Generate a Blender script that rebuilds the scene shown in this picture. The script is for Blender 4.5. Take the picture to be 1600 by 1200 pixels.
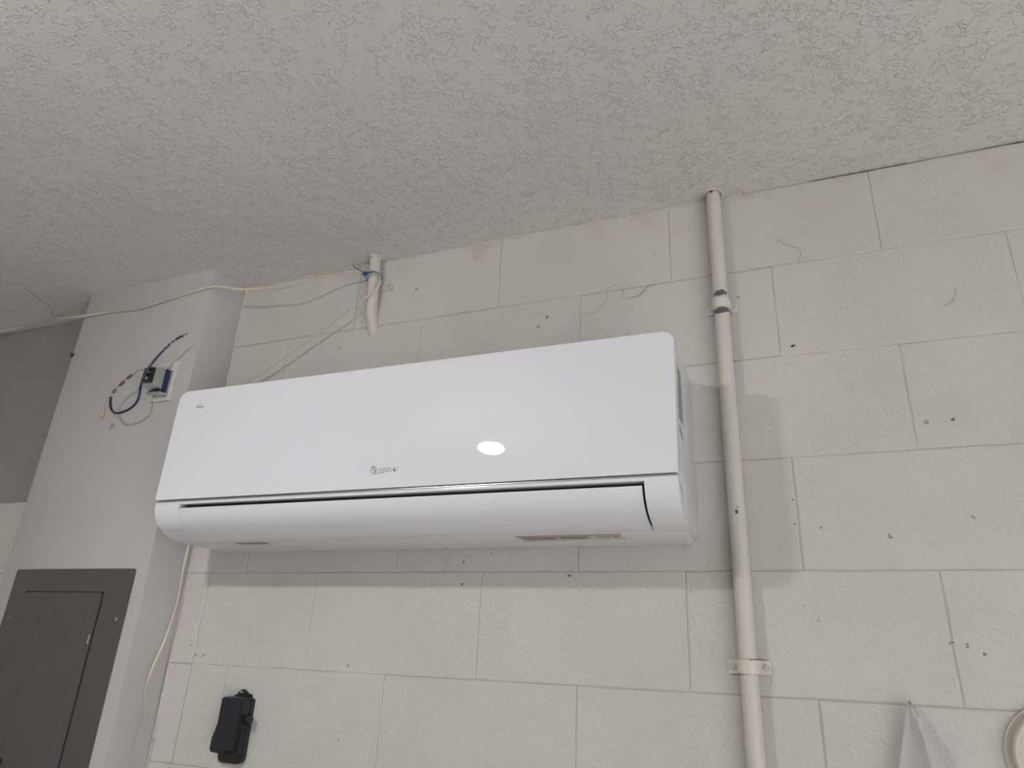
import bpy, bmesh, math, random
from mathutils import Vector, Matrix
random.seed(7)
for o in list(bpy.data.objects): bpy.data.objects.remove(o)
scn = bpy.context.scene
C = scn.collection

# ------------------------------------------------------------------ camera
CEIL = 2.60
cam_d = bpy.data.cameras.new('camera'); cam = bpy.data.objects.new('camera', cam_d); C.objects.link(cam)
YAW, PITCH, ROLL = -0.3981, 0.3877, 0.0500
cy, sy, cp, sp = math.cos(YAW), math.sin(YAW), math.cos(PITCH), math.sin(PITCH)
fwd = Vector((sy*cp, cy*cp, sp)); rgt0 = Vector((cy, -sy, 0)); up0 = rgt0.cross(fwd)
rgt = math.cos(ROLL)*rgt0 + math.sin(ROLL)*up0; up = -math.sin(ROLL)*rgt0 + math.cos(ROLL)*up0
m = Matrix((rgt, up, -fwd)).transposed().to_4x4(); m.translation = Vector((0.6065, -1.3332, 1.6179))
cam.matrix_world = m
cam_d.sensor_width = 36; cam_d.lens = 1091.04/1600*36; cam_d.clip_start = 0.02
scn.camera = cam

# ------------------------------------------------------------------ world, exposure
world = bpy.data.worlds.new('world'); scn.world = world; world.use_nodes = True
bg = world.node_tree.nodes['Background']
bg.inputs[0].default_value = (0.92, 0.97, 1.06, 1); bg.inputs[1].default_value = 1.9      # overcast daylight through the open garage door
LAMP = 500.0
sun_d = bpy.data.lights.new('sun', 'SUN'); sun = bpy.data.objects.new('sun', sun_d); C.objects.link(sun)
sun_d.energy = 22.5; sun_d.angle = math.radians(.6); sun_d.color = (1.0, 1.0, 1.0)
sun.rotation_euler = Vector((-.72, .10, -.62)).to_track_quat('-Z', 'Y').to_euler()      # through the open garage door on the right, onto the floor
vs = scn.view_settings
vs.view_transform = 'Standard'; vs.look = 'None'; vs.exposure = 0.0; vs.gamma = 1.0; vs.use_curve_mapping = False

# ------------------------------------------------------------------ materials
def mat(name, col, rough=0.5, metal=0.0, coat=0.0, spec=0.5):
    mt = bpy.data.materials.new(name); mt.use_nodes = True
    b = mt.node_tree.nodes['Principled BSDF']
    b.inputs['Base Color'].default_value = (*col, 1); b.inputs['Roughness'].default_value = rough
    b.inputs['Metallic'].default_value = metal; b.inputs['Coat Weight'].default_value = coat
    b.inputs['Specular IOR Level'].default_value = spec
    return mt
class NT:
    def __init__(s, mt):
        s.t = mt.node_tree; s.b = s.t.nodes['Principled BSDF']
        s.pos = s.t.nodes.new('ShaderNodeNewGeometry').outputs['Position']
    def n(s, typ, **kw):
        nd = s.t.nodes.new(typ)
        for k, v in kw.items(): setattr(nd, k, v)
        return nd
    def link(s, a, b): s.t.links.new(a, b)
    def noise(s, scale, detail=3, rough=.5, vec=None, dist=0):
        nd = s.n('ShaderNodeTexNoise'); s.link(vec or s.pos, nd.inputs['Vector'])
        nd.inputs['Scale'].default_value = scale; nd.inputs['Detail'].default_value = detail
        nd.inputs['Roughness'].default_value = rough; nd.inputs['Distortion'].default_value = dist
        return nd.outputs['Fac']
    def vor(s, scale, feat='F1', rnd=1.0):
        nd = s.n('ShaderNodeTexVoronoi', feature=feat); s.link(s.pos, nd.inputs['Vector'])
        nd.inputs['Scale'].default_value = scale; nd.inputs['Randomness'].default_value = rnd
        return nd
    def math(s, op, a, b=None, clamp=False):
        nd = s.n('ShaderNodeMath', operation=op, use_clamp=clamp)
        for i, v in enumerate((a, b)):
            if v is None: continue
            if isinstance(v, (int, float)): nd.inputs[i].default_value = v
            else: s.link(v, nd.inputs[i])
        return nd.outputs[0]
    def ramp(s, f, lo, hi, a=0., b=1.):
        nd = s.n('ShaderNodeMapRange'); nd.interpolation_type = 'SMOOTHSTEP'
        s.link(f, nd.inputs['Value'])
        for k, v in zip(('From Min', 'From Max', 'To Min', 'To Max'), (lo, hi, a, b)): nd.inputs[k].default_value = v
        return nd.outputs[0]
    def mix(s, f, a, b):
        nd = s.n('ShaderNodeMix', data_type='RGBA'); s.link(f, nd.inputs['Factor'])
        for k, v in ((6, a), (7, b)):
            if isinstance(v, tuple): nd.inputs[k].default_value = (*v, 1)
            else: s.link(v, nd.inputs[k])
        return nd.outputs[2]
    def bump(s, h, dist, strength=1.0):
        nd = s.n('ShaderNodeBump'); nd.inputs['Distance'].default_value = dist; nd.inputs['Strength'].default_value = strength
        s.link(h, nd.inputs['Height']); s.link(nd.outputs[0], s.b.inputs['Normal'])
    def color(s, c): s.link(c, s.b.inputs['Base Color'])
    def xyz(s):
        nd = s.n('ShaderNodeSeparateXYZ'); s.link(s.pos, nd.inputs[0]); return nd.outputs

WALL_COL = (0.585, 0.562, 0.525)
def wall_material():
    mt = mat('painted_block', WALL_COL, 0.55); k = NT(mt)
    x, y, z = k.xyz()
    blot = k.ramp(k.noise(3.5, 4), .35, .7)
    col = k.mix(blot, (.605, .585, .556), (.56, .542, .517))
    grain = k.ramp(k.noise(260, 3, .7), .40, .62)
    col = k.mix(k.math('MULTIPLY', grain, .30), col, (.47, .45, .42))
    patch = k.math('MULTIPLY', k.ramp(k.noise(420, 2), .58, .66), k.ramp(k.noise(6, 3), .50, .62))
    col = k.mix(k.math('MULTIPLY', patch, .45), col, (.36, .34, .31))
    # brownish water stain just under the ceiling
    st = k.math('MULTIPLY', k.ramp(z, 2.50, 2.60), k.ramp(k.noise(9, 4, .6), .48, .72))
    col = k.mix(k.math('MULTIPLY', st, .55), col, (.44, .36, .30))
    # sparse dark pin holes and chips
    v = k.vor(48); d = v.outputs['Distance']; cs = k.n('ShaderNodeSeparateColor'); k.link(v.outputs['Color'], cs.inputs[0])
    size = k.ramp(cs.outputs[0], .80, 1.0, 0.0, 0.22)
    pit = k.ramp(k.math('SUBTRACT', d, size), -.03, 0.0, 1., 0.)
    pit = k.math('MULTIPLY', pit, k.ramp(k.noise(4.5, 2), .50, .60))
    pit = k.math('MULTIPLY', pit, k.ramp(size, .01, .03))
    wob = k.ramp(k.noise(300, 2), .4, .55)
    pit = k.math('MULTIPLY', pit, wob)
    v2 = k.vor(170); cs2 = k.n('ShaderNodeSeparateColor'); k.link(v2.outputs['Color'], cs2.inputs[0])
    p2 = k.math('MULTIPLY', k.ramp(v2.outputs['Distance'], .12, .2, 1., 0.), k.ramp(cs2.outputs[0], .86, .89))
    p2 = k.math('MULTIPLY', p2, k.ramp(k.noise(7, 3), .48, .62))
    allp = k.math('MAXIMUM', pit, k.math('MULTIPLY', p2, .6))
    col = k.mix(allp, col, (.10, .09, .085))
    k.color(col)
    rough_area = k.ramp(k.noise(5, 3), .40, .62, .35, 1.0)
    h = k.math('ADD', k.math('MULTIPLY', k.noise(130, 3, .6), rough_area), k.math('MULTIPLY', k.noise(14, 2), 1.6))
    k.bump(h, 0.0022, .8)
    return mt
def ceiling_material():
    mt = mat('knockdown_ceiling', (.60, .58, .55), 0.6); k = NT(mt)
    n1 = k.noise(64, 2, .5, dist=.9)
    ridge = k.ramp(k.math('ABSOLUTE', k.math('SUBTRACT', n1, .5)), .0, .046, 1., 0.)
    ridge = k.math('MULTIPLY', ridge, k.ramp(k.noise(34, 2), .44, .56))
    blobs = k.ramp(k.noise(80, 2, .5), .56, .70)
    h = k.math('ADD', ridge, k.math('MULTIPLY', blobs, .45))
    h = k.math('ADD', h, k.math('MULTIPLY', k.noise(200, 2), .15))
    k.bump(h, 0.0024, .65)
    col = k.mix(k.ramp(k.noise(2.2, 3), .3, .7), (.665, .652, .645), (.64, .628, .62))
    v = k.vor(6); cs = k.n('ShaderNodeSeparateColor'); k.link(v.outputs['Color'], cs.inputs[0])
    sp_ = k.math('MULTIPLY', k.ramp(v.outputs['Distance'], .018, .03, 1., 0.), k.ramp(cs.outputs[1], .75, .8))
    col = k.mix(sp_, col, (.12, .11, .10)); k.color(col)
    return mt
def drywall_material():
    mt = mat('painted_drywall', (.565, .535, .515), 0.55); k = NT(mt)
    h = k.math('ADD', k.noise(170, 3, .55), k.math('MULTIPLY', k.noise(20, 2), 1.2))
    k.bump(h, .0012, .6)
    k.color(k.mix(k.ramp(k.noise(4, 3), .35, .7), (.49, .472, .463), (.47, .454, .445)))
    return mt
def fine(mt, scale, dist, strength=.5):
    k = NT(mt); k.bump(k.noise(scale, 3), dist, strength); return mt
def speckled(name, col, dark, rough, lo=.62, scale=60):
    mt = mat(name, col, rough); k = NT(mt)
    k.color(k.mix(k.ramp(k.noise(scale, 4, .65), lo, lo+.12), col, dark)); k.bump(k.noise(140, 3), .0006, .5)
    return mt
M = {}
M['wall'] = wall_material(); M['ceiling'] = ceiling_material(); M['drywall'] = drywall_material()
M['wall_grey'] = speckled('darker_grey_block', (.285, .275, .27), (.265, .255, .25), .7, .5, 8)
M['mortar'] = fine(mat('painted_mortar', (.41, .39, .36), .6), 200, .001)
M['floor'] = speckled('concrete_floor', (.42, .41, .39), (.34, .33, .31), .6)
M['panel'] = mat('glossy_white_panel', (.76, .765, .81), .012)
M['plastic'] = fine(mat('white_plastic', (.76, .765, .805), .16), 30, .0002, .3)
M['plastic_matte'] = mat('white_plastic_housing', (.68, .68, .685), .28)
M['flap'] = fine(mat('white_flap_plastic', (.76, .765, .81), .12), 14, .0005, .5)
M['chrome'] = mat('chrome_trim', (.60, .60, .62), .30, 1.0)
M['black'] = mat('dark_gap', (.012, .012, .014), .6)
M['ink'] = mat('grey_print', (.09, .09, .10), .4)
M['ink_light'] = mat('pale_print', (.30, .30, .30), .5)
M['orange'] = mat('orange_print', (.60, .20, .11), .45)
M['sticker'] = mat('grey_label', (.23, .215, .22), .3)
M['sticker_white'] = mat('pale_label', (.60, .60, .58), .35)
M['sticker_green'] = mat('green_label', (.12, .25, .20), .35)
M['pipe'] = speckled('painted_pipe', (.60, .575, .53), (.42, .40, .37), .42, .66, 45)
M['strap'] = speckled('painted_strap', (.66, .635, .59), (.50, .48, .44), .42, .62, 80)
M['chip'] = fine(mat('bare_galvanised', (.13, .135, .14), .45, .4), 300, .0004)
M['caulk'] = speckled('dirty_caulk', (.56, .525, .47), (.33, .27, .22), .6, .60, 50)
M['cable'] = fine(mat('cream_cable', (.60, .56, .44), .4), 60, .0004)
M['bluetie'] = mat('blue_nylon', (.015, .085, .27), .35)
M['bluewire'] = mat('dark_blue_wire', (.009, .022, .07), .3)
def worn_wire():
    k = NT(M['bluewire']); x, y, z = k.xyz()
    f = k.math('MULTIPLY', k.ramp(z, 2.325, 2.345), k.ramp(k.noise(160, 2), .50, .56))
    k.color(k.mix(f, (.009, .022, .07), (.40, .40, .41)))
worn_wire()
M['bluecoil'] = mat('blue_coil_wrap', (.007, .030, .10), .3)
M['steel'] = mat('bright_steel', (.62, .64, .63), .16, 1.0)
M['steel_dull'] = fine(mat('galvanised_steel', (.42, .43, .42), .35, .8), 80, .0003)
M['blackplastic'] = fine(mat('black_plastic', (.016, .018, .022), .38), 250, .0003)
M['terminal'] = mat('black_terminal', (.015, .014, .014), .3)
M['plate'] = mat('cream_plate', (.60, .575, .535), .3)
M['brown'] = mat('brown_tape', (.15, .095, .075), .5)
M['tan'] = mat('tan_connector', (.42, .33, .22), .5)
M['barewire'] = mat('bare_wire', (.42, .36, .31), .35, .4)
M['epanel'] = fine(mat('grey_enamel', (.088, .079, .079), .33), 120, .0003, .4)
M['screw'] = mat('silver_screw', (.72, .72, .72), .2, 1.0)
M['cream'] = fine(mat('cream_round_cover', (.62, .585, .52), .4), 90, .0004)
M['dirt'] = mat('dark_debris', (.05, .042, .038), .8)
M['web'] = mat('dusty_thread', (.30, .28, .26), .9)
def film_material():
    mt = mat('clear_plastic_film', (.90, .895, .90), .18); b = mt.node_tree.nodes['Principled BSDF']
    b.inputs['Transmission Weight'].default_value = .45; b.inputs['IOR'].default_value = 1.35
    k = NT(mt); k.bump(k.noise(45, 4, .6), .004, .8); return mt
M['film'] = film_material()
def lamp_material():
    mt = bpy.data.materials.new('lamp_diffuser'); mt.use_nodes = True
    b = mt.node_tree.nodes['Principled BSDF']
    b.inputs['Base Color'].default_value = (.9, .9, .9, 1)
    b.inputs['Emission Color'].default_value = (1.0, .985, .95, 1); b.inputs['Emission Strength'].default_value = LAMP
    return mt
M['lamp'] = lamp_material()

# ------------------------------------------------------------------ mesh helpers
def finish(name, bm, m, parent=None, smooth=False):
    me = bpy.data.meshes.new(name); bmesh.ops.recalc_face_normals(bm, faces=bm.faces); bm.to_mesh(me); bm.free()
    me.materials.append(M[m] if isinstance(m, str) else m)
    if smooth:
        for p in me.polygons: p.use_smooth = True
        try: me.set_sharp_from_angle(angle=math.radians(38))
        except Exception: pass
    o = bpy.data.objects.new(name, me); C.objects.link(o)
    if parent: o.parent = parent; o.matrix_parent_inverse = parent.matrix_world.inverted()
    return o
def tag(o, label=None, cat=None, group=None, kind=None):
    for k, v in (('label', label), ('category', cat), ('group', group), ('kind', kind)):
        if v: o[k] = v
    return o
def empty(name, loc, label, cat, group=None):
    o = bpy.data.objects.new(name, None); C.objects.link(o); o.location = loc; o.empty_display_size = .05
    o.matrix_world = Matrix.Translation(loc)
    return tag(o, label, cat, group)
def box_bm(x0, x1, y0, y1, z0, z1, bev=0.0, seg=2, bm=None):
    bm = bm or bmesh.new()
    r = bmesh.ops.create_cube(bm, size=1)
    vs_ = r['verts']
    for v in vs_: v.co = Vector(((x0+x1)/2+v.co.x*(x1-x0), (y0+y1)/2+v.co.y*(y1-y0), (z0+z1)/2+v.co.z*(z1-z0)))
    if bev:
        es = list({e for v in vs_ for e in v.link_edges})
        bmesh.ops.bevel(bm, geom=es, offset=bev, segments=seg, affect='EDGES', profile=.6)
    return bm
def box(name, x0, x1, y0, y1, z0, z1, m, parent=None, bev=0.0, seg=2, smooth=True):
    return finish(name, box_bm(x0, x1, y0, y1, z0, z1, bev, seg), m, parent, smooth and bev > 0)
def prism_bm(pts, a0, a1, axis, bev=0, seg=2, bm=None):
    """closed 2-D outline extruded along axis: 'x' -> pts (y,z), 'y' -> (x,z), 'z' -> (x,y)"""
    bm = bm or bmesh.new()
    def P(p, a): return {'x': (a, p[0], p[1]), 'y': (p[0], a, p[1]), 'z': (p[0], p[1], a)}[axis]
    A = [bm.verts.new(P(p, a0)) for p in pts]; B = [bm.verts.new(P(p, a1)) for p in pts]
    n = len(pts); f0 = bm.faces.new(A); f1 = bm.faces.new(B[::-1])
    for i in range(n): bm.faces.new((A[i], B[i], B[(i+1) % n], A[(i+1) % n]))
    if bev:
        es = list(f0.edges)+list(f1.edges)
        bmesh.ops.bevel(bm, geom=es, offset=bev, segments=seg, affect='EDGES', profile=.6)
    return bm
def prism(name, pts, a0, a1, axis, m, parent=None, bev=0, seg=2, smooth=True):
    return finish(name, prism_bm(pts, a0, a1, axis, bev, seg), m, parent, smooth)
def catmull(pts, n=8):
    P = [Vector(p) for p in pts]; P = [2*P[0]-P[1]]+P+[2*P[-1]-P[-2]]; out = []
    for i in range(1, len(P)-2):
        for k in range(n):
            t = k/n; a, b, c_, d = P[i-1:i+3]
            out.append(.5*((2*b)+(-a+c_)*t+(2*a-5*b+4*c_-d)*t*t+(-a+3*b-3*c_+d)*t**3))
    out.append(P[-2]); return out
def tube_bm(path, r, sides=10, r2=None, twist=0.0, bm=None, caps=True, radii=None):
    """sweep; r2 makes the section a flat oval, twist is radians per metre"""
    bm = bm or bmesh.new(); rings = []; s = 0
    up_ = Vector((0, 0, 1)); prev = None
    for i, p in enumerate(path):
        t = (path[min(i+1, len(path)-1)]-path[max(i-1, 0)]).normalized()
        if prev is None:
            a = t.cross(up_ if abs(t.z) < .9 else Vector((0, 1, 0))).normalized()
        else:
            a = (prev-t*prev.dot(t)).normalized(); s += (path[i]-path[i-1]).length
        prev = a; b = t.cross(a); ring = []
        k = radii[i] if radii else 1.0
        ph = twist*s if not callable(twist) else twist(s)
        a2 = a*math.cos(ph)+b*math.sin(ph); b2 = -a*math.sin(ph)+b*math.cos(ph)
        for j in range(sides):
            th = 2*math.pi*j/sides
            ring.append(bm.verts.new(p+a2*(r*k*math.cos(th))+b2*((r2 or r)*k*math.sin(th))))
        rings.append(ring)
    for i in range(len(rings)-1):
        for j in range(sides):
            bm.faces.new((rings[i][j], rings[i][(j+1) % sides], rings[i+1][(j+1) % sides], rings[i+1][j]))
    if caps: bm.faces.new(rings[0][::-1]); bm.faces.new(rings[-1])
    return bm
def tube(name, path, r, m, parent=None, **kw):
    return finish(name, tube_bm(path, r, **kw), m, parent, True)
def lathe_bm(prof, centre, axis='y', n=48, bm=None):
    """prof: (radius, offset along axis)"""
    bm = bm or bmesh.new(); c = Vector(centre); rings = []
    for r, h in prof:
        ring = []
        for j in range(n):
            th = 2*math.pi*j/n; a, b = r*math.cos(th), r*math.sin(th)
            off = {'y': (a, h, b), 'z': (a, b, h), 'x': (h, a, b)}[axis]
            ring.append(bm.verts.new(c+Vector(off)))
        rings.append(ring)
    for i in range(len(rings)-1):
        for j in range(n): bm.faces.new((rings[i][j], rings[i][(j+1) % n], rings[i+1][(j+1) % n], rings[i+1][j]))
    bm.faces.new(rings[0]); bm.faces.new(rings[-1][::-1])
    return bm
def lathe(name, prof, centre, axis, m, parent=None, n=48):
    return finish(name, lathe_bm(prof, centre, axis, n), m, parent, True)
def rrect(x0, x1, z0, z1, r, n=6, rb=None):
    rb = r if rb is None else rb; out = []
    for cx, cz, a0, rr in ((x1-r, z1-r, 0, r), (x0+r, z1-r, 90, r), (x0+rb, z0+rb, 180, rb), (x1-rb, z0+rb, 270, rb)):
        for k in range(n+1):
            a = math.radians(a0+90*k/n); out.append((cx+rr*math.cos(a), cz+rr*math.sin(a)))
    return out

# ================================================================== SETTING
U = 0.2032                       # one block course; a block is two units long
Z1 = CEIL-0.1912                 # first bed joint below the ceiling
XL, XR, YF = -2.35, 3.4, -5.2
# wall behind the blocks (mortar shows in the joints); blocks are its children
wall = tag(box('wall_back', XL, XR, 0.0004, 0.16, 0, CEIL, 'mortar'), kind='structure')
# plain painted wall where the photograph does not reach
def block(x0, x1, z0, z1, dy, jt, m='wall'):
    """painted concrete block: proud face, eased uneven edges"""
    e = .0016; bm = bmesh.new(); y0 = 0.03; yf = -0.0007-dy
    gs = [.0012*jt*random.uniform(.3, 1.5) for _ in range(4)]      # joint shows more on some sides than others
    xa, xb, za, zb = x0+gs[0], x1-gs[1], z0+gs[2], z1-gs[3]
    rim = []
    n = 6
    for (ax, az), (bx, bz) in (((xa, za), (xb, za)), ((xb, za), (xb, zb)), ((xb, zb), (xa, zb)), ((xa, zb), (xa, za))):
        for i in range(n): rim.append((ax+(bx-ax)*i/n, az+(bz-az)*i/n))
    cx_, cz_ = (x0+x1)/2, (z0+z1)/2; hx, hz = (x1-x0)/2, (z1-z0)/2
    V0, V1, V2 = [], [], []
    for px, pz in rim:
        px += random.uniform(-.0007, .0007); pz += random.uniform(-.0007, .0007)
        ee = e*random.uniform(.7, 1.6)
        sx = -1 if px > cx_ else 1; sz = -1 if pz > cz_ else 1
        qx = px+sx*ee if abs(px-cx_) > hx-.006 else px; qz = pz+sz*ee if abs(pz-cz_) > hz-.006 else pz
        V0.append(bm.verts.new((px, y0, pz))); V1.append(bm.verts.new((px, yf+.0011, pz))); V2.append(bm.verts.new((qx, yf, qz)))
    bm.faces.new(V2); N = len(rim)
    for P, Q in ((V0, V1), (V1, V2)):
        for i in range(N): bm.faces.new((P[i], P[(i+1) % N], Q[(i+1) % N], Q[i]))
    return finish('block', bm, m, wall)
CUT = -0.716
for r in range(-1, 8):
    z1 = (CEIL-.0015) if r == -1 else Z1-r*U
    z0 = Z1-(r+1)*U
    off = 0 if (r % 2) else 1           # heads: even units on course -1, odd units on course 0 ...
    k = -12
    xs = []
    x = (k*2+off)*U
    while x < XR:
        xs.append(x); x += 2*U
    for xa in xs:
        xb = xa+2*U
        if xb < XL+.02 or xa > 1.9: continue
        xa_, xb_ = max(xa, XL), min(xb, XR)
        if xa_ > -1.27 and xb_ < -0.83: continue          # wholly behind the chase
        if r >= 3 and xa_ < CUT-.03 and xb_ > CUT+.03:
            block(xa_, CUT, z0, z1, random.uniform(-.0006, .0003), 1.1); xa_ = CUT
        m_ = 'wall_grey' if (xb_ < -0.95 and z0 > 1.95) else 'wall'      # darker grey on the upper blocks left of the chase
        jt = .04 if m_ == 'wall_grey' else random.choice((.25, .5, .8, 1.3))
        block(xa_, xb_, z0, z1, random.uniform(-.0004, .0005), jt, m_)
ceil_o = tag(box('ceiling', XL-.1, XR+.1, YF-.1, .16, CEIL, CEIL+.12, 'ceiling'), kind='structure')
floor_o = tag(box('floor', XL-.2, XR+9, YF-5, 5, -.1, 0, 'floor'), kind='structure')
tag(box('wall_left', XL-.1, XL, YF, 0.0, 0, CEIL, 'drywall'), kind='structure')
tag(box('wall_front', XL-.1, XR+.1, YF-.1, YF, 0, CEIL, 'drywall'), kind='structure')
# open garage door in the wall on the right, out of the frame
DY0, DY1, DZ = -4.8, -1.5, 2.2
bm = box_bm(XR, XR+.12, YF, DY0, 0, CEIL); box_bm(XR, XR+.12, DY1, 0, 0, CEIL, bm=bm); box_bm(XR, XR+.12, DY0, DY1, DZ, CEIL, bm=bm)
tag(finish('wall_right', bm, 'drywall'), kind='structure')

# boxed-in drywall chase standing on the block wall
CY = -0.1115
def chase():
    bm = bmesh.new()
    bot = [(-1.300, 0.0), (-1.300, CY), (-0.760, CY), (-0.772, 0.0)]
    top = [(-1.288, 0.0), (-1.288, CY), (-0.812, CY), (-0.800, 0.0)]
    # widths measured between 1.35 m and the ceiling, kept straight below
    B0 = [bm.verts.new((x, y, 0.0)) for x, y in bot]; B1 = [bm.verts.new((x, y, CEIL)) for x, y in top]
    for i in range(4): bm.faces.new((B0[i], B0[(i+1) % 4], B1[(i+1) % 4], B1[i]))
    bm.faces.new(B0[::-1]); bm.faces.new(B1)
    es = [e for e in bm.edges if abs(e.verts[0].co.z-e.verts[1].co.z) > 1 and e.verts[0].co.y < -.05]
    bmesh.ops.bevel(bm, geom=es, offset=.003, segments=2, affect='EDGES', profile=.5)
    return tag(finish('wall_chase', bm, 'drywall', None, True), kind='structure')
chase()
# ragged caulk bead where blocks meet the ceiling
path = [Vector((-0.79+i*.012, -.0005+random.uniform(-.0012, .0012), CEIL-.0012+random.uniform(-.0012, .001))) for i in range(114)]
tag(finish('trim_1', tube_bm(path, .0030, 6, radii=[random.uniform(.5, 1.25) for _ in path]), 'caulk', None, True), kind='structure')
path = [Vector((.70+i*.012, -.0014+random.uniform(-.0004, .0004), CEIL-.0022+random.uniform(-.0009, .0006))) for i in range(90)]
tag(finish('trim_3', tube_bm(path, .0012, 5, radii=[random.uniform(.15, 1.0)*(.55+.45*math.sin(i*.23)) + .1 for i, _ in enumerate(path)]), 'dirt', None, True), kind='structure')
path = [Vector((-0.797+.026*(i/60)**1.0*0.6, -.0008, CEIL-.004-i*.021)) for i in range(60)]
tag(finish('trim_2', tube_bm(path, .003, 6, radii=[random.uniform(.6, 1.1) for _ in path]), 'caulk', None, True), kind='structure')

# ================================================================== AIR CONDITIONER
AX0, AX1 = -0.690, 0.4375
FL0, FL1 = -0.6195, 0.3775
curve = [(-.2235, 1.9135), (-.2222, 1.905), (-.2185, 1.893), (-.2110, 1.8805), (-.1995, 1.8690), (-.1845, 1.8600), (-.1670, 1.8535), (-.1475, 1.8492), (-.1250, 1.8470)]
ac = empty('air_conditioner', (-.126, -.10, 1.847), 'long white wall-mounted split air conditioner on the painted block wall', 'air conditioner')
housing = [(-.006, 1.8460), (-.128, 1.8465), (-.150, 1.862), (-.198, 1.9125), (-.2, 2.150), (-.17, 2.168), (-.12, 2.172), (-.003, 2.172), (-.003, 1.880), (-.003, 1.869), (-.003, 1.862), (-.003, 1.8565), (-.003, 1.8525), (-.003, 1.8490)]
h = prism('housing', housing, AX0+.003, AX1-.003, 'x', 'plastic_matte', ac, .0012, 2)
for v in h.data.vertices:                      # rounded lower corners towards the wall
    q = v.co.z-1.846; Rr = .024
    if q < Rr:
        w_ = min(1, max(0, (v.co.y+.125)/.11)); sh = (Rr-math.sqrt(max(0, Rr*Rr-(Rr-q)**2)))*w_
        v.co.x += -sh if v.co.x > -.126 else sh
prism('mounting_plate', rrect(AX0+.02, .4290, 1.8475, 2.15, .024, 6), -.030, -.0015, 'y', 'plastic_matte', ac, .001, 2)
def offs(cv, d):
    out = []
    for i, p in enumerate(cv):
        a, b = cv[max(i-1, 0)], cv[min(i+1, len(cv)-1)]
        t = Vector((b[0]-a[0], b[1]-a[1])).normalized(); nrm = Vector((-t.y, t.x))
        out.append((p[0]+nrm.x*d, p[1]+nrm.y*d))
    return out
def fine_curve(cv, n=5):
    return [(p.x, p.y) for p in catmull([(a, b, 0) for a, b in cv], n)]
cv = fine_curve(curve)
wedge = cv+[(-.128, 1.866), (-.15, 1.885), (-.19, 1.9135)]
prism('end_cap', wedge, AX0+.0005, FL0-.0016, 'x', 'plastic', ac, .0015, 2)
rcap = prism('end_cap', wedge, FL1+.0042, AX1-.0005, 'x', 'plastic', ac, .0015, 2)
# flap: curved blade with a shallow crease near its lower edge
fcurve = [p for p in fine_curve(curve) if p[1] < 1.9068]
outer = offs(fcurve, 0.0); inner = offs(fcurve, .0045)
if inner[len(inner)//2][0] < outer[len(outer)//2][0]: inner = offs(fcurve, -.0045)
flap = prism('air_flap', outer+inner[::-1], FL0, FL1, 'x', 'flap', ac, .0008, 2)
crease = [(a, b) for a, b in outer if 1.8555 < b < 1.8585]
prism('flap_crease', [(-.1845-.0004, 1.8597), (-.1820, 1.8586-.0006), (-.1800, 1.8590), (-.1815, 1.8612)], FL0+.003, FL1-.003, 'x', 'plastic', flap)
prism('air_outlet', [(-.135, 1.853), (-.152, 1.8602), (-.2005, 1.9120), (-.2005, 1.9135), (-.18, 1.9135), (-.135, 1.87)], FL0-.004, FL1+.004, 'x', 'black', ac)
box('lower_bezel', AX0+.001, AX1-.001, -.2232, -.196, 1.9128, 1.9190, 'plastic', ac, .0009)
box('chrome_trim', AX0+.002, AX1-.003, -.2245, -.197, 1.9190, 1.9211, 'chrome', ac, .0004)
box('shadow_gap', AX0+.004, AX1-.004, -.2150, -.196, 1.9208, 1.9240, 'black', ac)
pan = prism('front_panel', rrect(AX0, AX1, 1.9234, 2.1775, .019, 8, .0025), -.2265, -.198, 'y', 'panel', ac, .0022, 3)
for p in pan.data.polygons:
    if p.area > .02: p.use_smooth = False
# fine line along the panel's side
prism('panel_back_rim', rrect(AX0+.0015, AX1-.0015, 1.925, 2.1755, .018, 8, .003), -.1985, -.1925, 'y', 'plastic_matte', ac, .001, 1)

def text_bm(s, size, shear=0.0, bold=0.0, space=1.0):
    cu = bpy.data.curves.new('t', 'FONT'); cu.body = s; cu.size = size; cu.shear = shear; cu.offset = bold; cu.space_character = space
    cu.resolution_u = 3
    ob = bpy.data.objects.new('t', cu); C.objects.link(ob)
    bpy.context.view_layer.update()
    me = bpy.data.meshes.new_from_object(ob.evaluated_get(bpy.context.evaluated_depsgraph_get()))
    bpy.data.objects.remove(ob); bm = bmesh.new(); bm.from_mesh(me); bpy.data.meshes.remove(me)
    return bm
def place_text(bm, x0, z0, y, width):
    xs = [v.co.x for v in bm.verts]; zs = [v.co.y for v in bm.verts]; s = width/(max(xs)-min(xs)); mx, mz = min(xs), min(zs)
    for v in bm.verts: v.co = Vector((x0+(v.co.x-mx)*s, y, z0+(v.co.y-mz)*s))
    return bm
YP = -.22665
def stroke(bm, pts, w, y=YP):
    for i in range(len(pts)-1):
        a, b = Vector(pts[i]), Vector(pts[i+1]); t = (b-a); t.normalize(); n = Vector((-t.y, t.x))*w/2
        q = [a+n, a-n, b-n, b+n]; bm.faces.new([bm.verts.new((p.x, y, p.y)) for p in q])
    return bm
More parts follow.
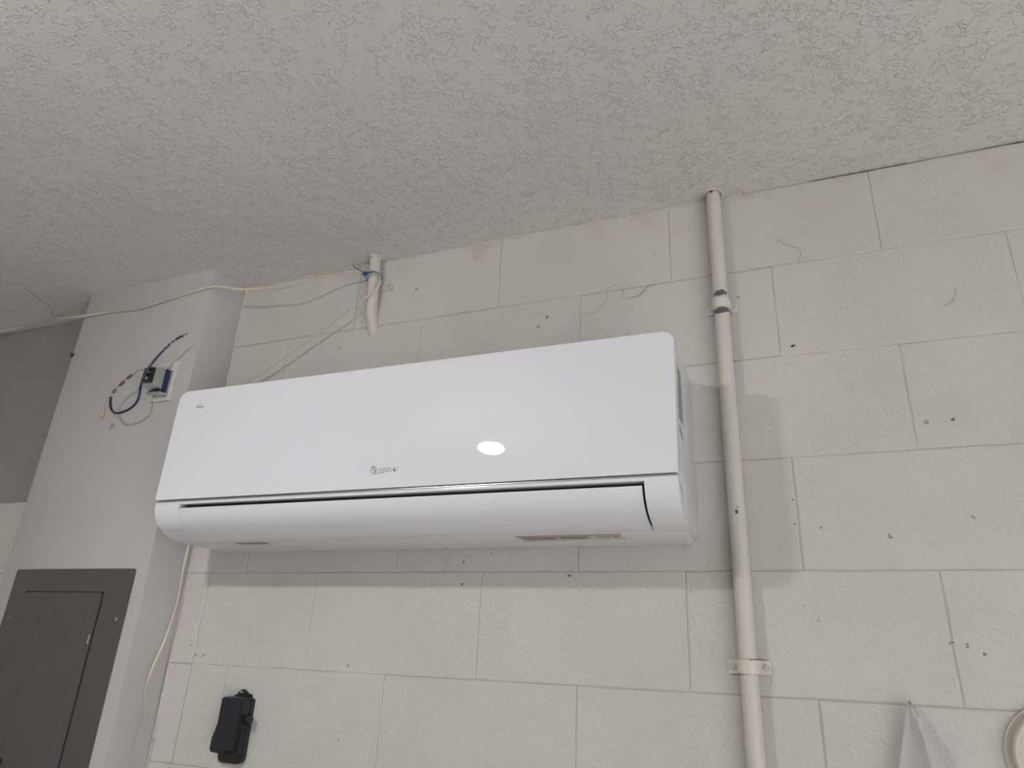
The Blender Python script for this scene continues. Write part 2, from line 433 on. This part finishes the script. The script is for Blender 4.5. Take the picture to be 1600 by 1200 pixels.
# maker's name with its round leaf emblem
lx, lz, r = -.1385, 1.9595, .0068
bm = place_text(text_bm('DAIZUKI', .02, .10, -.0002, .92), -.1265, 1.9545, YP, .0415)
finish('brand_lettering', bm, 'ink', pan)
bm = bmesh.new()
stroke(bm, [(lx+r*math.cos(math.radians(a)), lz+r*math.sin(math.radians(a))) for a in range(-60, 251, 15)], .0011)
for d in (-.0026, .0006, .0036):
    stroke(bm, [(lx-.0055+.011*k/6, lz+d+.0036-.0072*(k/6)+.0014*math.sin(math.pi*k/6)) for k in range(7)], .0010)
stroke(bm, [(lx+r*math.cos(math.radians(250)), lz+r*math.sin(math.radians(250))), (lx+.004, lz-.0075), (lx+.0255, lz-.0062)], .0011)
finish('brand_emblem', bm, 'ink', pan)
bm = place_text(text_bm('Inverter', .02, .35, .0004, .95), -.6330, 2.1335, YP, .0225)
stroke(bm, [(-.6335+.014*k/6, 2.1385+.0026*math.sin(1.5*k/6)+.0022*k/6) for k in range(7)], .0009)
for k in range(3): stroke(bm, [(-.6245+k*.005, 2.1312+k*.0003), (-.6208+k*.005, 2.1315+k*.0003)], .0010)
finish('model_mark', bm, 'ink', pan)
LEAN = math.tan(math.radians(2.0))       # the front panel leans back slightly towards its top
for o in [pan]+list(pan.children):
    for v in o.data.vertices:
        h_ = v.co.z-1.9234; v.co.y += h_*LEAN
        v.co.x += h_/.254*(-.0095+.0110*(v.co.x-AX0)/(AX1-AX0)); v.co.z += h_/.254*.004
# labels on the underside
ZU = 1.8457
us = box('rating_label', .118, .318, -.127, -.070, ZU-.0003, ZU+.0004, 'sticker_white', ac)
box('label_band', .119, .317, -.1265, -.1175, ZU-.0006, ZU-.0001, 'orange', us)
def under_lines(name, x0, x1, ys, parent, m):
    bm = bmesh.new()
    for y, a, b in ys:
        bm.faces.new([bm.verts.new(p) for p in ((x0+(x1-x0)*a, y, ZU-.0007), (x0+(x1-x0)*b, y, ZU-.0007), (x0+(x1-x0)*b, y+.0032, ZU-.0007), (x0+(x1-x0)*a, y+.0032, ZU-.0007))])
    return finish(name, bm, m, parent)
under_lines('label_print', .122, .316, [(-.112+.006*i, .02, .36) for i in range(4)]+[(-.112+.006*i, .40, .68) for i in range(4)]+[(-.084, .05, .12), (-.084, .16, .19), (-.084, .26, .34)], us, 'ink_light')
bm = bmesh.new()
for cx_, w in ((.275, .012), (.290, .014), (.305, .010)):
    pts = [(cx_-w/2, -.101), (cx_, -.109), (cx_+w/2, -.101), (cx_, -.093)]
    for i in range(4):
        a, b = Vector(pts[i]), Vector(pts[(i+1) % 4]); t = (b-a).normalized(); n = Vector((-t.y, t.x))*.0009
        bm.faces.new([bm.verts.new((p.x, p.y, ZU-.0007)) for p in (a+n, a-n, b-n, b+n)])
finish('label_symbols', bm, 'ink', us)
u2 = box('underside_sticker', -.540, -.462, -.124, -.105, ZU-.0003, ZU+.0004, 'sticker', ac)
# right-hand side: labels and two nested raised ovals
XS = AX1-.003
sl = box('side_label', XS-.0002, XS+.0005, -.186, -.128, 2.035, 2.137, 'sticker', ac)
box('label_mark', XS+.0002, XS+.0008, -.172, -.150, 2.083, 2.093, 'sticker_green', sl)
prism('side_sticker', [(-.186, 2.020), (-.140, 2.000), (-.140, 2.012), (-.186, 2.032)], XS-.0002, XS+.0005, 'x', 'sticker', ac)
for k, s in enumerate((1.0, .72)):
    el = [(-.118+.066*s*math.cos(math.radians(a)), 1.931+.070*s*math.sin(math.radians(a))) for a in range(0, 360, 12)]
    prism('side_ovals', el, XS-.001, XS+.0010+.0010*k, 'x', 'plastic_matte', ac, .0007, 2)

# ================================================================== CONDUIT
PX, PY, PR = .5075, -.0205, .0148
con = empty('conduit', (PX, PY, 0.0), 'tall cream painted conduit pipe running vertically from the ceiling beside the air conditioner', 'pipe')
tube('pipe', [Vector((PX-.0005*i*0, PY, z)) for i, z in enumerate((0.0, .6, 1.2, 1.8, 2.2, CEIL-.0005))], PR, 'pipe', con, sides=28)
def strap(zc, hgt, tab, parent, skew=0.0):
    R = PR+.0030; t = .0026
    o, i_ = [], []
    A = [(PX-tab, -.0055), (PX-R-.0008, -.0060)]
    arc = [(PX+R*math.cos(math.radians(a)), PY+R*math.sin(math.radians(a))) for a in range(180, 361, 12)]
    Bq = [(PX+R+.0008, -.0060), (PX+tab, -.0055)]
    line = A+arc+Bq
    inner = [(PX-tab, -.0014), (PX-R+.0006, -.0014)]+[(PX+(R-t)*math.cos(math.radians(a)), PY+(R-t)*math.sin(math.radians(a))) for a in range(180, 361, 12)]+[(PX+R-.0006, -.0014), (PX+tab, -.0014)]
    s = prism('strap', line+inner[::-1], zc-hgt/2, zc+hgt/2, 'z', 'strap', parent, 0)
    for sx in (-1, 1):
        lathe('strap_screw', [(.0054, -.0050), (.0054, -.0076), (.0040, -.0092), (.001, -.0094)], (PX+sx*(tab-.007), 0, zc), 'y', 'caulk', s, 16)
    return s
s1 = strap(2.322, .019, .030, con)
lathe('strap_collar', [(PR+.0012, -.0032), (PR+.0026, -.0014), (PR+.0026, .0014), (PR+.0012, .0032)], (PX, PY, 2.334), 'z', 'pipe', con, 28)
s2 = strap(1.640, .0215, .034, con)
arc = [Vector((PX+(PR+.0012)*math.cos(math.radians(a)), PY+(PR+.0012)*math.sin(math.radians(a)), 1.6512)) for a in range(285, 361, 6)]
finish('paint_crack', tube_bm(arc, .0009, 6, radii=[random.uniform(.4, 1.1) for _ in arc]), 'dirt', con, True)
def chip(z0, z1, a0, a1, seed, amp):
    """irregular flake of missing paint showing bare metal"""
    rr = random.Random(seed); n = 16; bm = bmesh.new(); lo, hi = [], []
    for i in range(n+1):
        t = i/n; a = math.radians(a0+(a1-a0)*t); e = math.sin(math.pi*t)**.5
        mid = (z0+z1)/2+amp*rr.uniform(-.3, .3); hh = (z1-z0)/2*e
        for L, s in ((lo, -1), (hi, 1)):
            zz = mid+s*hh*(.65+.5*rr.random())
            L.append(bm.verts.new((PX+(PR+.0003)*math.cos(a), PY+(PR+.0003)*math.sin(a), zz)))
    for i in range(n): bm.faces.new((lo[i], lo[i+1], hi[i+1], hi[i]))
    return finish('paint_chip', bm, 'chip', con)
chip(2.339, 2.352, 215, 338, 3, .006); chip(2.298, 2.313, 196, 345, 8, .004); chip(1.893, 1.902, 262, 285, 5, .0); chip(1.904, 1.907, 275, 290, 9, 0)
chip(2.592, 2.5995, 250, 275, 4, 0)
# broken plaster rim where the pipe goes through the ceiling
rim = [Vector((PX+.0195*math.cos(a), PY+.0195*math.sin(a), CEIL-.0012)) for a in [math.radians(95+k*17) for k in range(18)]]
finish('ceiling_collar', tube_bm(rim, .0036, 8, radii=[random.uniform(.6, 1.2) for _ in rim]), 'caulk', con, True)

# ================================================================== SHORT PIPE STUB
stub = empty('pipe_stub', (-.348, -.021, 2.38), 'short painted pipe stub bending from the ceiling into the block wall', 'pipe')
sp_path = catmull([(-.3505, -.0225, CEIL-.0005), (-.3475, -.0235, 2.56), (-.3440, -.0240, 2.515), (-.3450, -.0190, 2.475), (-.3480, -.0090, 2.435), (-.3440, .0060, 2.395), (-.342, .016, 2.375)], 6)
tube('pipe', sp_path, .0150, 'pipe', stub, sides=22)
rim = [Vector((-.3505+.017*math.cos(a), -.0225+.017*math.sin(a), CEIL-.001)) for a in [math.radians(k*20) for k in range(19)]]
finish('ceiling_collar', tube_bm(rim, .0032, 8, radii=[random.uniform(.6, 1.3) for _ in rim]), 'caulk', stub, True)
br = box('wall_bracket', -.334, -.297, -.0045, -.0010, 2.506, 2.522, 'caulk', stub, .0012)
lathe('bracket_screw', [(.0050, -.003), (.0050, -.0065), (.003, -.0078), (.001, -.008)], (-.304, -.001, 2.514), 'y', 'caulk', br, 14)
# ================================================================== CABLE TIE
tie = empty('cable_tie', (-.346, -.024, 2.537), 'blue nylon cable tie cinched around the short pipe stub', 'cable tie')
ring = [Vector((-.3458+.0188*math.cos(a), -.0262+.0246*math.sin(a), 2.5385+.004*math.cos(a))) for a in [math.radians(k*12) for k in range(31)]]
tube('loop', ring, .0011, 'bluetie', tie, sides=8, r2=.0030)
box('head', -.3605, -.3515, -.0550, -.0485, 2.5325, 2.5420, 'bluetie', tie, .001)
tube('tail', catmull([(-.357, -.0525, 2.5375), (-.369, -.054, 2.5475), (-.386, -.056, 2.557), (-.3915, -.056, 2.567)], 5), .0023, 'bluetie', tie, sides=8, r2=.0009)

# ================================================================== CREAM CABLE (one run, hidden behind the unit half way)
def wob(a): return lambda s: a*math.sin(s*9.0)+s*4.0
cab = empty('bell_cable', (-.79, -.02, 1.0), 'thin cream twin cable draped across the chase and tied to the stub', 'cable')
top = catmull([(-2.30, -.020, 2.586), (-1.84, -.028, 2.592), (-1.60, -.036, 2.585), (-1.40, -.095, 2.545), (-1.296, -.1165, 2.5235), (-1.186, -.1155, 2.5215), (-1.068, -.1155, 2.5125), (-.918, -.1155, 2.5285), (-.800, -.1165, 2.5395),
      (-.716, -.104, 2.5235), (-.655, -.096, 2.5190), (-.571, -.090, 2.512), (-.480, -.070, 2.538), (-.405, -.054, 2.5485), (-.3640, -.0450, 2.5415), (-.3500, -.0447, 2.5390)], 8)
tube('upper_run', top, .0019, 'cable', cab, sides=8, r2=.0036, twist=lambda s: 1.2+1.1*math.sin(s*11))
mid = catmull([(-.3500, -.0447, 2.5390), (-.332, -.0447, 2.5375), (-.3145, -.0435, 2.5280), (-.3120, -.043, 2.5080), (-.3260, -.042, 2.4860), (-.4100, -.036, 2.4400), (-.4845, -.032, 2.3980), (-.5569, -.032, 2.3555), (-.6306, -.032, 2.3155), (-.6990, -.030, 2.276),
      (-.748, -.022, 2.20), (-.770, -.018, 2.05), (-.779, -.018, 1.90)], 8)
tube('middle_run', mid, .0016, 'cable', cab, sides=8, r2=.0028, twist=lambda s: .8+1.3*math.sin(s*13))
low = catmull([(-.779, -.018, 1.90), (-.783, -.020, 1.869), (-.783, -.022, 1.8046), (-.780, -.021, 1.7305), (-.779, -.034, 1.644), (-.776, -.053, 1.583), (-.775, -.058, 1.536), (-.770, -.050, 1.490), (-.768, -.061, 1.428), (-.766, -.057, 1.384), (-.762, -.05, 1.30), (-.758, -.05, 1.1)], 8)
tube('lower_run', low, .0011, 'cable', cab, sides=8, r2=.0030, twist=lambda s: .5+1.2*math.sin(s*10))

# ================================================================== WALL PLATE + TRANSFORMER
pl = empty('wall_plate', (-.889, CY, 2.216), 'cream blank wall plate behind the small blue transformer', 'wall plate')
prism('plate', rrect(-.9265, -.8525, 2.2155, 2.3275, .003, 3), CY-.0055, CY+.0004, 'y', 'plate', pl, .002, 2)
for zz in (2.307, 2.2355): lathe('plate_screw', [(.0034, -.0045), (.0034, -.0064), (.0015, -.0070)], (-.878, CY, zz), 'y', 'steel_dull', pl, 14)
tr = empty('transformer', (-.889, CY-.03, 2.232), 'small blue and steel doorbell transformer with black terminals mounted on the chase', 'transformer')
TX0, TX1, TZ0, TZ1 = -.9120, -.8660, 2.2370, 2.2950
b0 = CY-.0055
box('base_flange', TX0-.002, TX1+.001, b0-.005, b0, TZ0-.006, TZ1+.003, 'steel_dull', tr, .001)
box('coil_wrap', TX0, TX1+.0005, b0-.020, b0-.0055, TZ0-.002, TZ1+.001, 'bluecoil', tr, .0015)
def frustum(name, a, b, y0, y1, m, parent, bev=.0012):
    bm = bmesh.new()
    V = [bm.verts.new((x, y0, z)) for x, z in ((a[0], a[2]), (a[1], a[2]), (a[1], a[3]), (a[0], a[3]))]
    W = [bm.verts.new((x, y1, z)) for x, z in ((b[0], b[2]), (b[1], b[2]), (b[1], b[3]), (b[0], b[3]))]
    bm.faces.new(V); bm.faces.new(W[::-1])
    for i in range(4): bm.faces.new((V[i], V[(i+1) % 4], W[(i+1) % 4], W[i]))
    bmesh.ops.bevel(bm, geom=list(bm.edges), offset=bev, segments=2, affect='EDGES')
    return finish(name, bm, m, parent, True)
frustum('steel_case', (TX0, TX1, TZ0, TZ1), (TX0+.004, TX1-.004, TZ0+.010, TZ1-.004), b0-.0205, b0-.046, 'steel', tr)
box('mounting_lip', TX0+.001, TX1+.002, b0-.026, b0-.001, TZ0-.009, TZ0-.005, 'steel', tr, .001)
tb = box('terminal_block', TX0+.007, TX1-.006, b0-.053, b0-.044, TZ0+.0135, TZ1-.007, 'terminal', tr, .001)
for zz in (2.276, 2.258): lathe('terminal_screw', [(.0052, 0), (.0052, -.003), (.002, -.004)], (-.8875, b0-.0525, zz), 'y', 'steel', tb, 14)
WY = CY-.062
bw = catmull([(-.806, WY+.012, 2.372), (-.830, WY+.008, 2.358), (-.8520, WY+.006, 2.3375), (-.872, WY+.002, 2.309), (-.884, WY-.001, 2.284), (-.893, WY-.001, 2.262), (-.897, WY, 2.240), (-.893, WY, 2.205), (-.905, WY+.004, 2.189), (-.928, WY+.007, 2.178), (-.9665, WY+.010, 2.173), (-.992, WY+.012, 2.184), (-1.0040, WY+.012, 2.202), (-1.010, WY+.012, 2.222)], 8)
tube('blue_wire', bw, .0030, 'bluewire', tr, sides=10)
tube('wire_tip', catmull([(-.806, WY+.012, 2.372), (-.799, WY+.013, 2.375), (-.793, WY+.013, 2.3745)], 4), .0020, 'steel', tr, sides=8)
tube('white_wire', catmull([(-.890, b0-.054, 2.277), (-.906, b0-.056, 2.283), (-.925, WY+.004, 2.283), (-.944, WY+.006, 2.277), (-.964, WY+.008, 2.270), (-.985, WY+.010, 2.258), (-1.004, WY+.012, 2.238), (-1.012, WY+.012, 2.220), (-1.012, WY+.012, 2.205), (-1.004, WY+.012, 2.192)], 6), .0013, 'barewire', tr, sides=8)
tube('white_wire', catmull([(-.890, b0-.054, 2.259), (-.908, b0-.055, 2.262), (-.925, WY+.004, 2.267), (-.936, WY+.006, 2.276), (-.950, WY+.007, 2.276)], 6), .0012, 'barewire', tr, sides=8)
tube('white_wire', catmull([(-1.006, WY+.012, 2.236), (-1.017, WY+.012, 2.222), (-1.024, WY+.012, 2.202), (-1.020, WY+.012, 2.186)], 6), .0011, 'barewire', tr, sides=8)
for a, b in (((-.946, WY+.007, 2.277), (-.966, WY+.009, 2.267)), ((-.972, WY+.009, 2.262), (-.990, WY+.011, 2.250)), ((-1.000, WY+.012, 2.246), (-1.008, WY+.012, 2.232))):
    a, b = Vector(a), Vector(b); p = [a.lerp(b, t/8) for t in range(9)]
    finish('tape_splice', tube_bm(p, .0042, 8, radii=[.35, .8, 1.0, .9, 1.05, .95, .9, .7, .3]), 'brown', tr, True)
finish('wire_nut', tube_bm([Vector((-1.0205, WY+.012, 2.186)).lerp(Vector((-1.026, WY+.012, 2.166)), t/6) for t in range(7)], .0052, 10, radii=[.5, .8, .95, 1.05, 1.1, 1.1, .7]), 'tan', tr, True)

# ================================================================== ELECTRICAL PANEL
ep = empty('electrical_panel', (-1.033, CY, 1.05), 'dark grey metal electrical panel cover on the front of the chase', 'electrical panel')
EX0, EX1, EZ0, EZ1 = -1.2365, -.8290, 1.06, 1.7945
prism('cover_flange', rrect(EX0, EX1, EZ0, EZ1, .006, 4), CY-.004, CY+.0004, 'y', 'epanel', ep, .0015, 2)
frustum('raised_frame', (EX0+.020, EX1-.020, EZ0+.02, EZ1-.022), (EX0+.034, EX1-.034, EZ0+.034, EZ1-.036), CY-.0035, CY-.0085, 'epanel', ep, .0015)
box('door_gap', -1.1715, -.9045, CY-.0092, CY-.0080, 1.136, 1.7415, 'black', ep)
dr = prism('door', rrect(-1.1690, -.9070, 1.1385, 1.7390, .010, 5), CY-.0118, CY-.0085, 'y', 'epanel', ep, .0012, 2)
prism('door_rib', [(-.9335, CY-.0116), (-.9310, CY-.0132), (-.9285, CY-.0116)], 1.16, 1.722, 'z', 'epanel', dr)
prism('door_rib', [(-1.1010, CY-.0117), (-1.0990, CY-.0124), (-1.0970, CY-.0117)], 1.16, 1.722, 'z', 'epanel', dr)
box('door_latch', -.9135, -.9095, CY-.0135, CY-.0110, 1.6265, 1.6470, 'screw', dr, .0008)
box('pull_handle', -1.150, -1.0830, CY-.019, CY-.0112, 1.330, 1.3820, 'blackplastic', dr, .002)
for sx, sz in ((-.8490, 1.6815), (-1.2070, 1.6815), (-.8490, 1.17), (-1.2070, 1.17)):
    lathe('cover_screw', [(.0042, -.0035), (.0042, -.0058), (.002, -.0072)], (sx, CY, sz), 'y', 'screw', ep, 16)

# ================================================================== BLACK KEY BOX
kb = empty('key_holder', (-.547, -.003, 1.408), 'black plastic key holder box screwed to the block wall below the air conditioner', 'key box')
back = rrect(-.5830, -.5160, 1.4080, 1.5350, .006, 4, .014)
bp = prism('back_plate', back, -.012, -.0006, 'y', 'blackplastic', kb, .0015, 2)
tabp = [(-.580, 1.532), (-.572, 1.5385), (-.565, 1.541), (-.5605, 1.5475), (-.5530, 1.5515), (-.545, 1.5500), (-.5390, 1.5440), (-.5270, 1.5420), (-.524, 1.532)]
prism('hanging_tab', tabp, -.0050, -.0006, 'y', 'blackplastic', kb, .0008, 2)
lathe('tab_screw', [(.0034, -.0042), (.0034, -.0066), (.0012, -.0074)], (-.5535, 0, 1.5445), 'y', 'screw', kb, 16)
frustum('front_shell', (-.5830, -.5170, 1.4300, 1.5365), (-.5770, -.5210, 1.4350, 1.5340), -.0115, -.0370, 'blackplastic', kb, .0025)
prism('shell_foot', [(-.5835, 1.4290), (-.5560, 1.4270), (-.5450, 1.4320), (-.5450, 1.4900), (-.5765, 1.4900), (-.5800, 1.4750), (-.5868, 1.4560), (-.5874, 1.4350)], -.0355, -.010, 'y', 'blackplastic', kb, .0025, 3)
box('side_slot', -.5190, -.5150, -.030, -.014, 1.428, 1.484, 'black', kb)
lathe('knob', [(.0035, -.006), (.0085, -.002), (.0095, .004), (.0085, .009), (.0035, .011)], (-.5120, -.0215, 1.4940), 'x', 'blackplastic', kb, 20)
lathe('front_keyhole', [(.0036, .001), (.0036, -.0010), (.002, -.0012)], (-.549, -.0368, 1.4725), 'y', 'black', kb, 14)

# ================================================================== ROUND COVER, PLASTIC FILM
rc = empty('round_cover', (.926, -.002, 1.461), 'round cream stepped cover on the block wall at the lower right', 'vent cover')
lathe('flange', [(.0742, -.0006), (.0742, -.005), (.0725, -.0062), (.0695, -.0050), (.066, -.0045)], (.9268, 0, 1.5345), 'y', 'cream', rc, 64)
lathe('raised_ring', [(.0655, -.003), (.0655, -.018), (.0635, -.0205), (.0590, -.0205), (.0565, -.018), (.0545, -.012), (.0500, -.011), (.02, -.0115)], (.9268, 0, 1.5345), 'y', 'cream', rc, 64)

def film():
    """crumpled upright offcut of film: a folded sheet with a ridge, real thickness"""
    rr = random.Random(5); bm = bmesh.new()
    rows = [(1.6020, .7372, .7392), (1.592, .7325, .7455), (1.577, .7285, .7535), (1.566, .7262, .7560), (1.552, .7225, .7625), (1.535, .7180, .7690), (1.517, .7125, .7755), (1.495, .708, .784), (1.46, .700, .797), (1.42, .692, .812), (1.36, .68, .83)]
    n = 8; G = []
    for z, a, b in rows:
        row = []
        for i in range(n+1):
            t = i/n; ridge = -0.014*max(0, 1-abs(t-.62)/.42)-.018*max(0, t-.62)*0
            row.append(bm.verts.new((a+(b-a)*t, -.020+ridge*min(1, (b-a)/.04)+rr.uniform(-.0026, .0026)-(1.602-z)*.05, z+rr.uniform(-.001, .001)*(0 < i < n))))
        G.append(row)
    for r_ in range(len(G)-1):
        for i in range(n): bm.faces.new((G[r_][i], G[r_][i+1], G[r_+1][i+1], G[r_+1][i]))
    bmesh.ops.solidify(bm, geom=list(bm.faces), thickness=.0006)
    return finish('plastic_film', bm, 'film', None, True)
tag(film(), 'pointed piece of crumpled translucent plastic film standing against the block wall', 'plastic film')

# ================================================================== SMALL DEBRIS
def strand(pts, label, r=.0004, m='web'):
    o = tube('cobweb_strand', catmull(pts, 6), r, m, None, sides=5); return tag(o, label, 'cobweb')
strand([(.2164, -.003, 2.358), (.2384, -.003, 2.3578), (.2632, -.004, 2.3827), (.2648, -.004, 2.410), (.2867, -.004, 2.4193), (.3023, -.004, 2.4004), (.2992, -.003, 2.3817)], 'looped dusty cobweb strand on the blocks just above the air conditioner')
strand([(.3106, -.003, 2.3814), (.3389, -.003, 2.3863), (.3576, -.004, 2.4038), (.3743, -.003, 2.4057)], 'short dark cobweb strand between the looped strand and the tall conduit', .0007)
strand([(.9204, -.003, 2.3025), (.9151, -.003, 2.2833), (.9065, -.003, 2.2741), (.8916, -.003, 2.2698)], 'curved hair-like strand high on the right of the block wall')
strand([(.6258, -.003, 2.4718), (.6439, -.003, 2.4525), (.6678, -.003, 2.4354), (.6627, -.003, 2.409)], 'faint dusty strand right of the conduit top')
strand([(-1.452, -.201, CEIL-.002), (-1.470, -.150, CEIL-.003), (-1.49, -.09, CEIL-.003), (-1.535, -.055, CEIL-.003), (-1.49, -.035, CEIL-.004)], 'dusty cobweb strand on the ceiling left of the chase', .0006)
def lump(name, c, r, label, seed, lobes=3):
    rr = random.Random(seed); bm = bmesh.new()
    for k in range(lobes):
        a = k*2*math.pi/lobes+.4; mt = Matrix.Translation(Vector(c)+Vector((math.cos(a)*r*.8, -.001, math.sin(a)*r*.8)))
        bmesh.ops.create_icosphere(bm, subdivisions=2, radius=r*rr.uniform(.45, .75), matrix=mt)
    bmesh.ops.create_icosphere(bm, subdivisions=2, radius=r*.6, matrix=Matrix.Translation(c))
    return tag(finish(name, bm, 'dirt', None, True), label, 'debris')
lump('debris_clump', (-1.285, CY-.002, 2.3985), .0055, 'three-lobed dark clump of debris on the left edge of the chase', 1)
lump('debris_clump', (.6335, -.001, 2.2242), .0026, 'small dark clump on the block wall right of the conduit', 2, 2)

# ================================================================== CEILING LAMP (behind the camera; lights the wall, mirrored in the panel)
LX, LY, LZ = -.472, -1.47, 2.500
lp = empty('ceiling_lamp', (LX, LY, CEIL), 'small flattened white globe lamp hanging on a short stem behind the viewpoint', 'lamp')
lathe('ceiling_rose', [(.050, 0), (.050, -.010), (.030, -.018), (.008, -.020)], (LX, LY, CEIL), 'z', 'plastic_matte', lp, 32)
lathe('stem', [(.007, -.019), (.007, LZ+.021-CEIL)], (LX, LY, CEIL), 'z', 'plastic_matte', lp, 16)
lathe('lamp_holder', [(.014, LZ+.022-CEIL), (.016, LZ+.014-CEIL)], (LX, LY, CEIL), 'z', 'plastic_matte', lp, 20)
prof = [(max(.0008, .0515*math.cos(math.radians(a))), LZ-CEIL+.0175*math.sin(math.radians(a))) for a in range(20, -91, -10)]
cap = [(max(.0008, .0520*math.cos(math.radians(a))), LZ-CEIL+.0177*math.sin(math.radians(a))) for a in range(90, 19, -10)]  # opaque cap added to keep the globe's light off the ceiling above
lathe('globe_cap', cap, (LX, LY, CEIL), 'z', 'plastic_matte', lp, 40)
lathe('globe', prof, (LX, LY, CEIL), 'z', 'lamp', lp, 40)
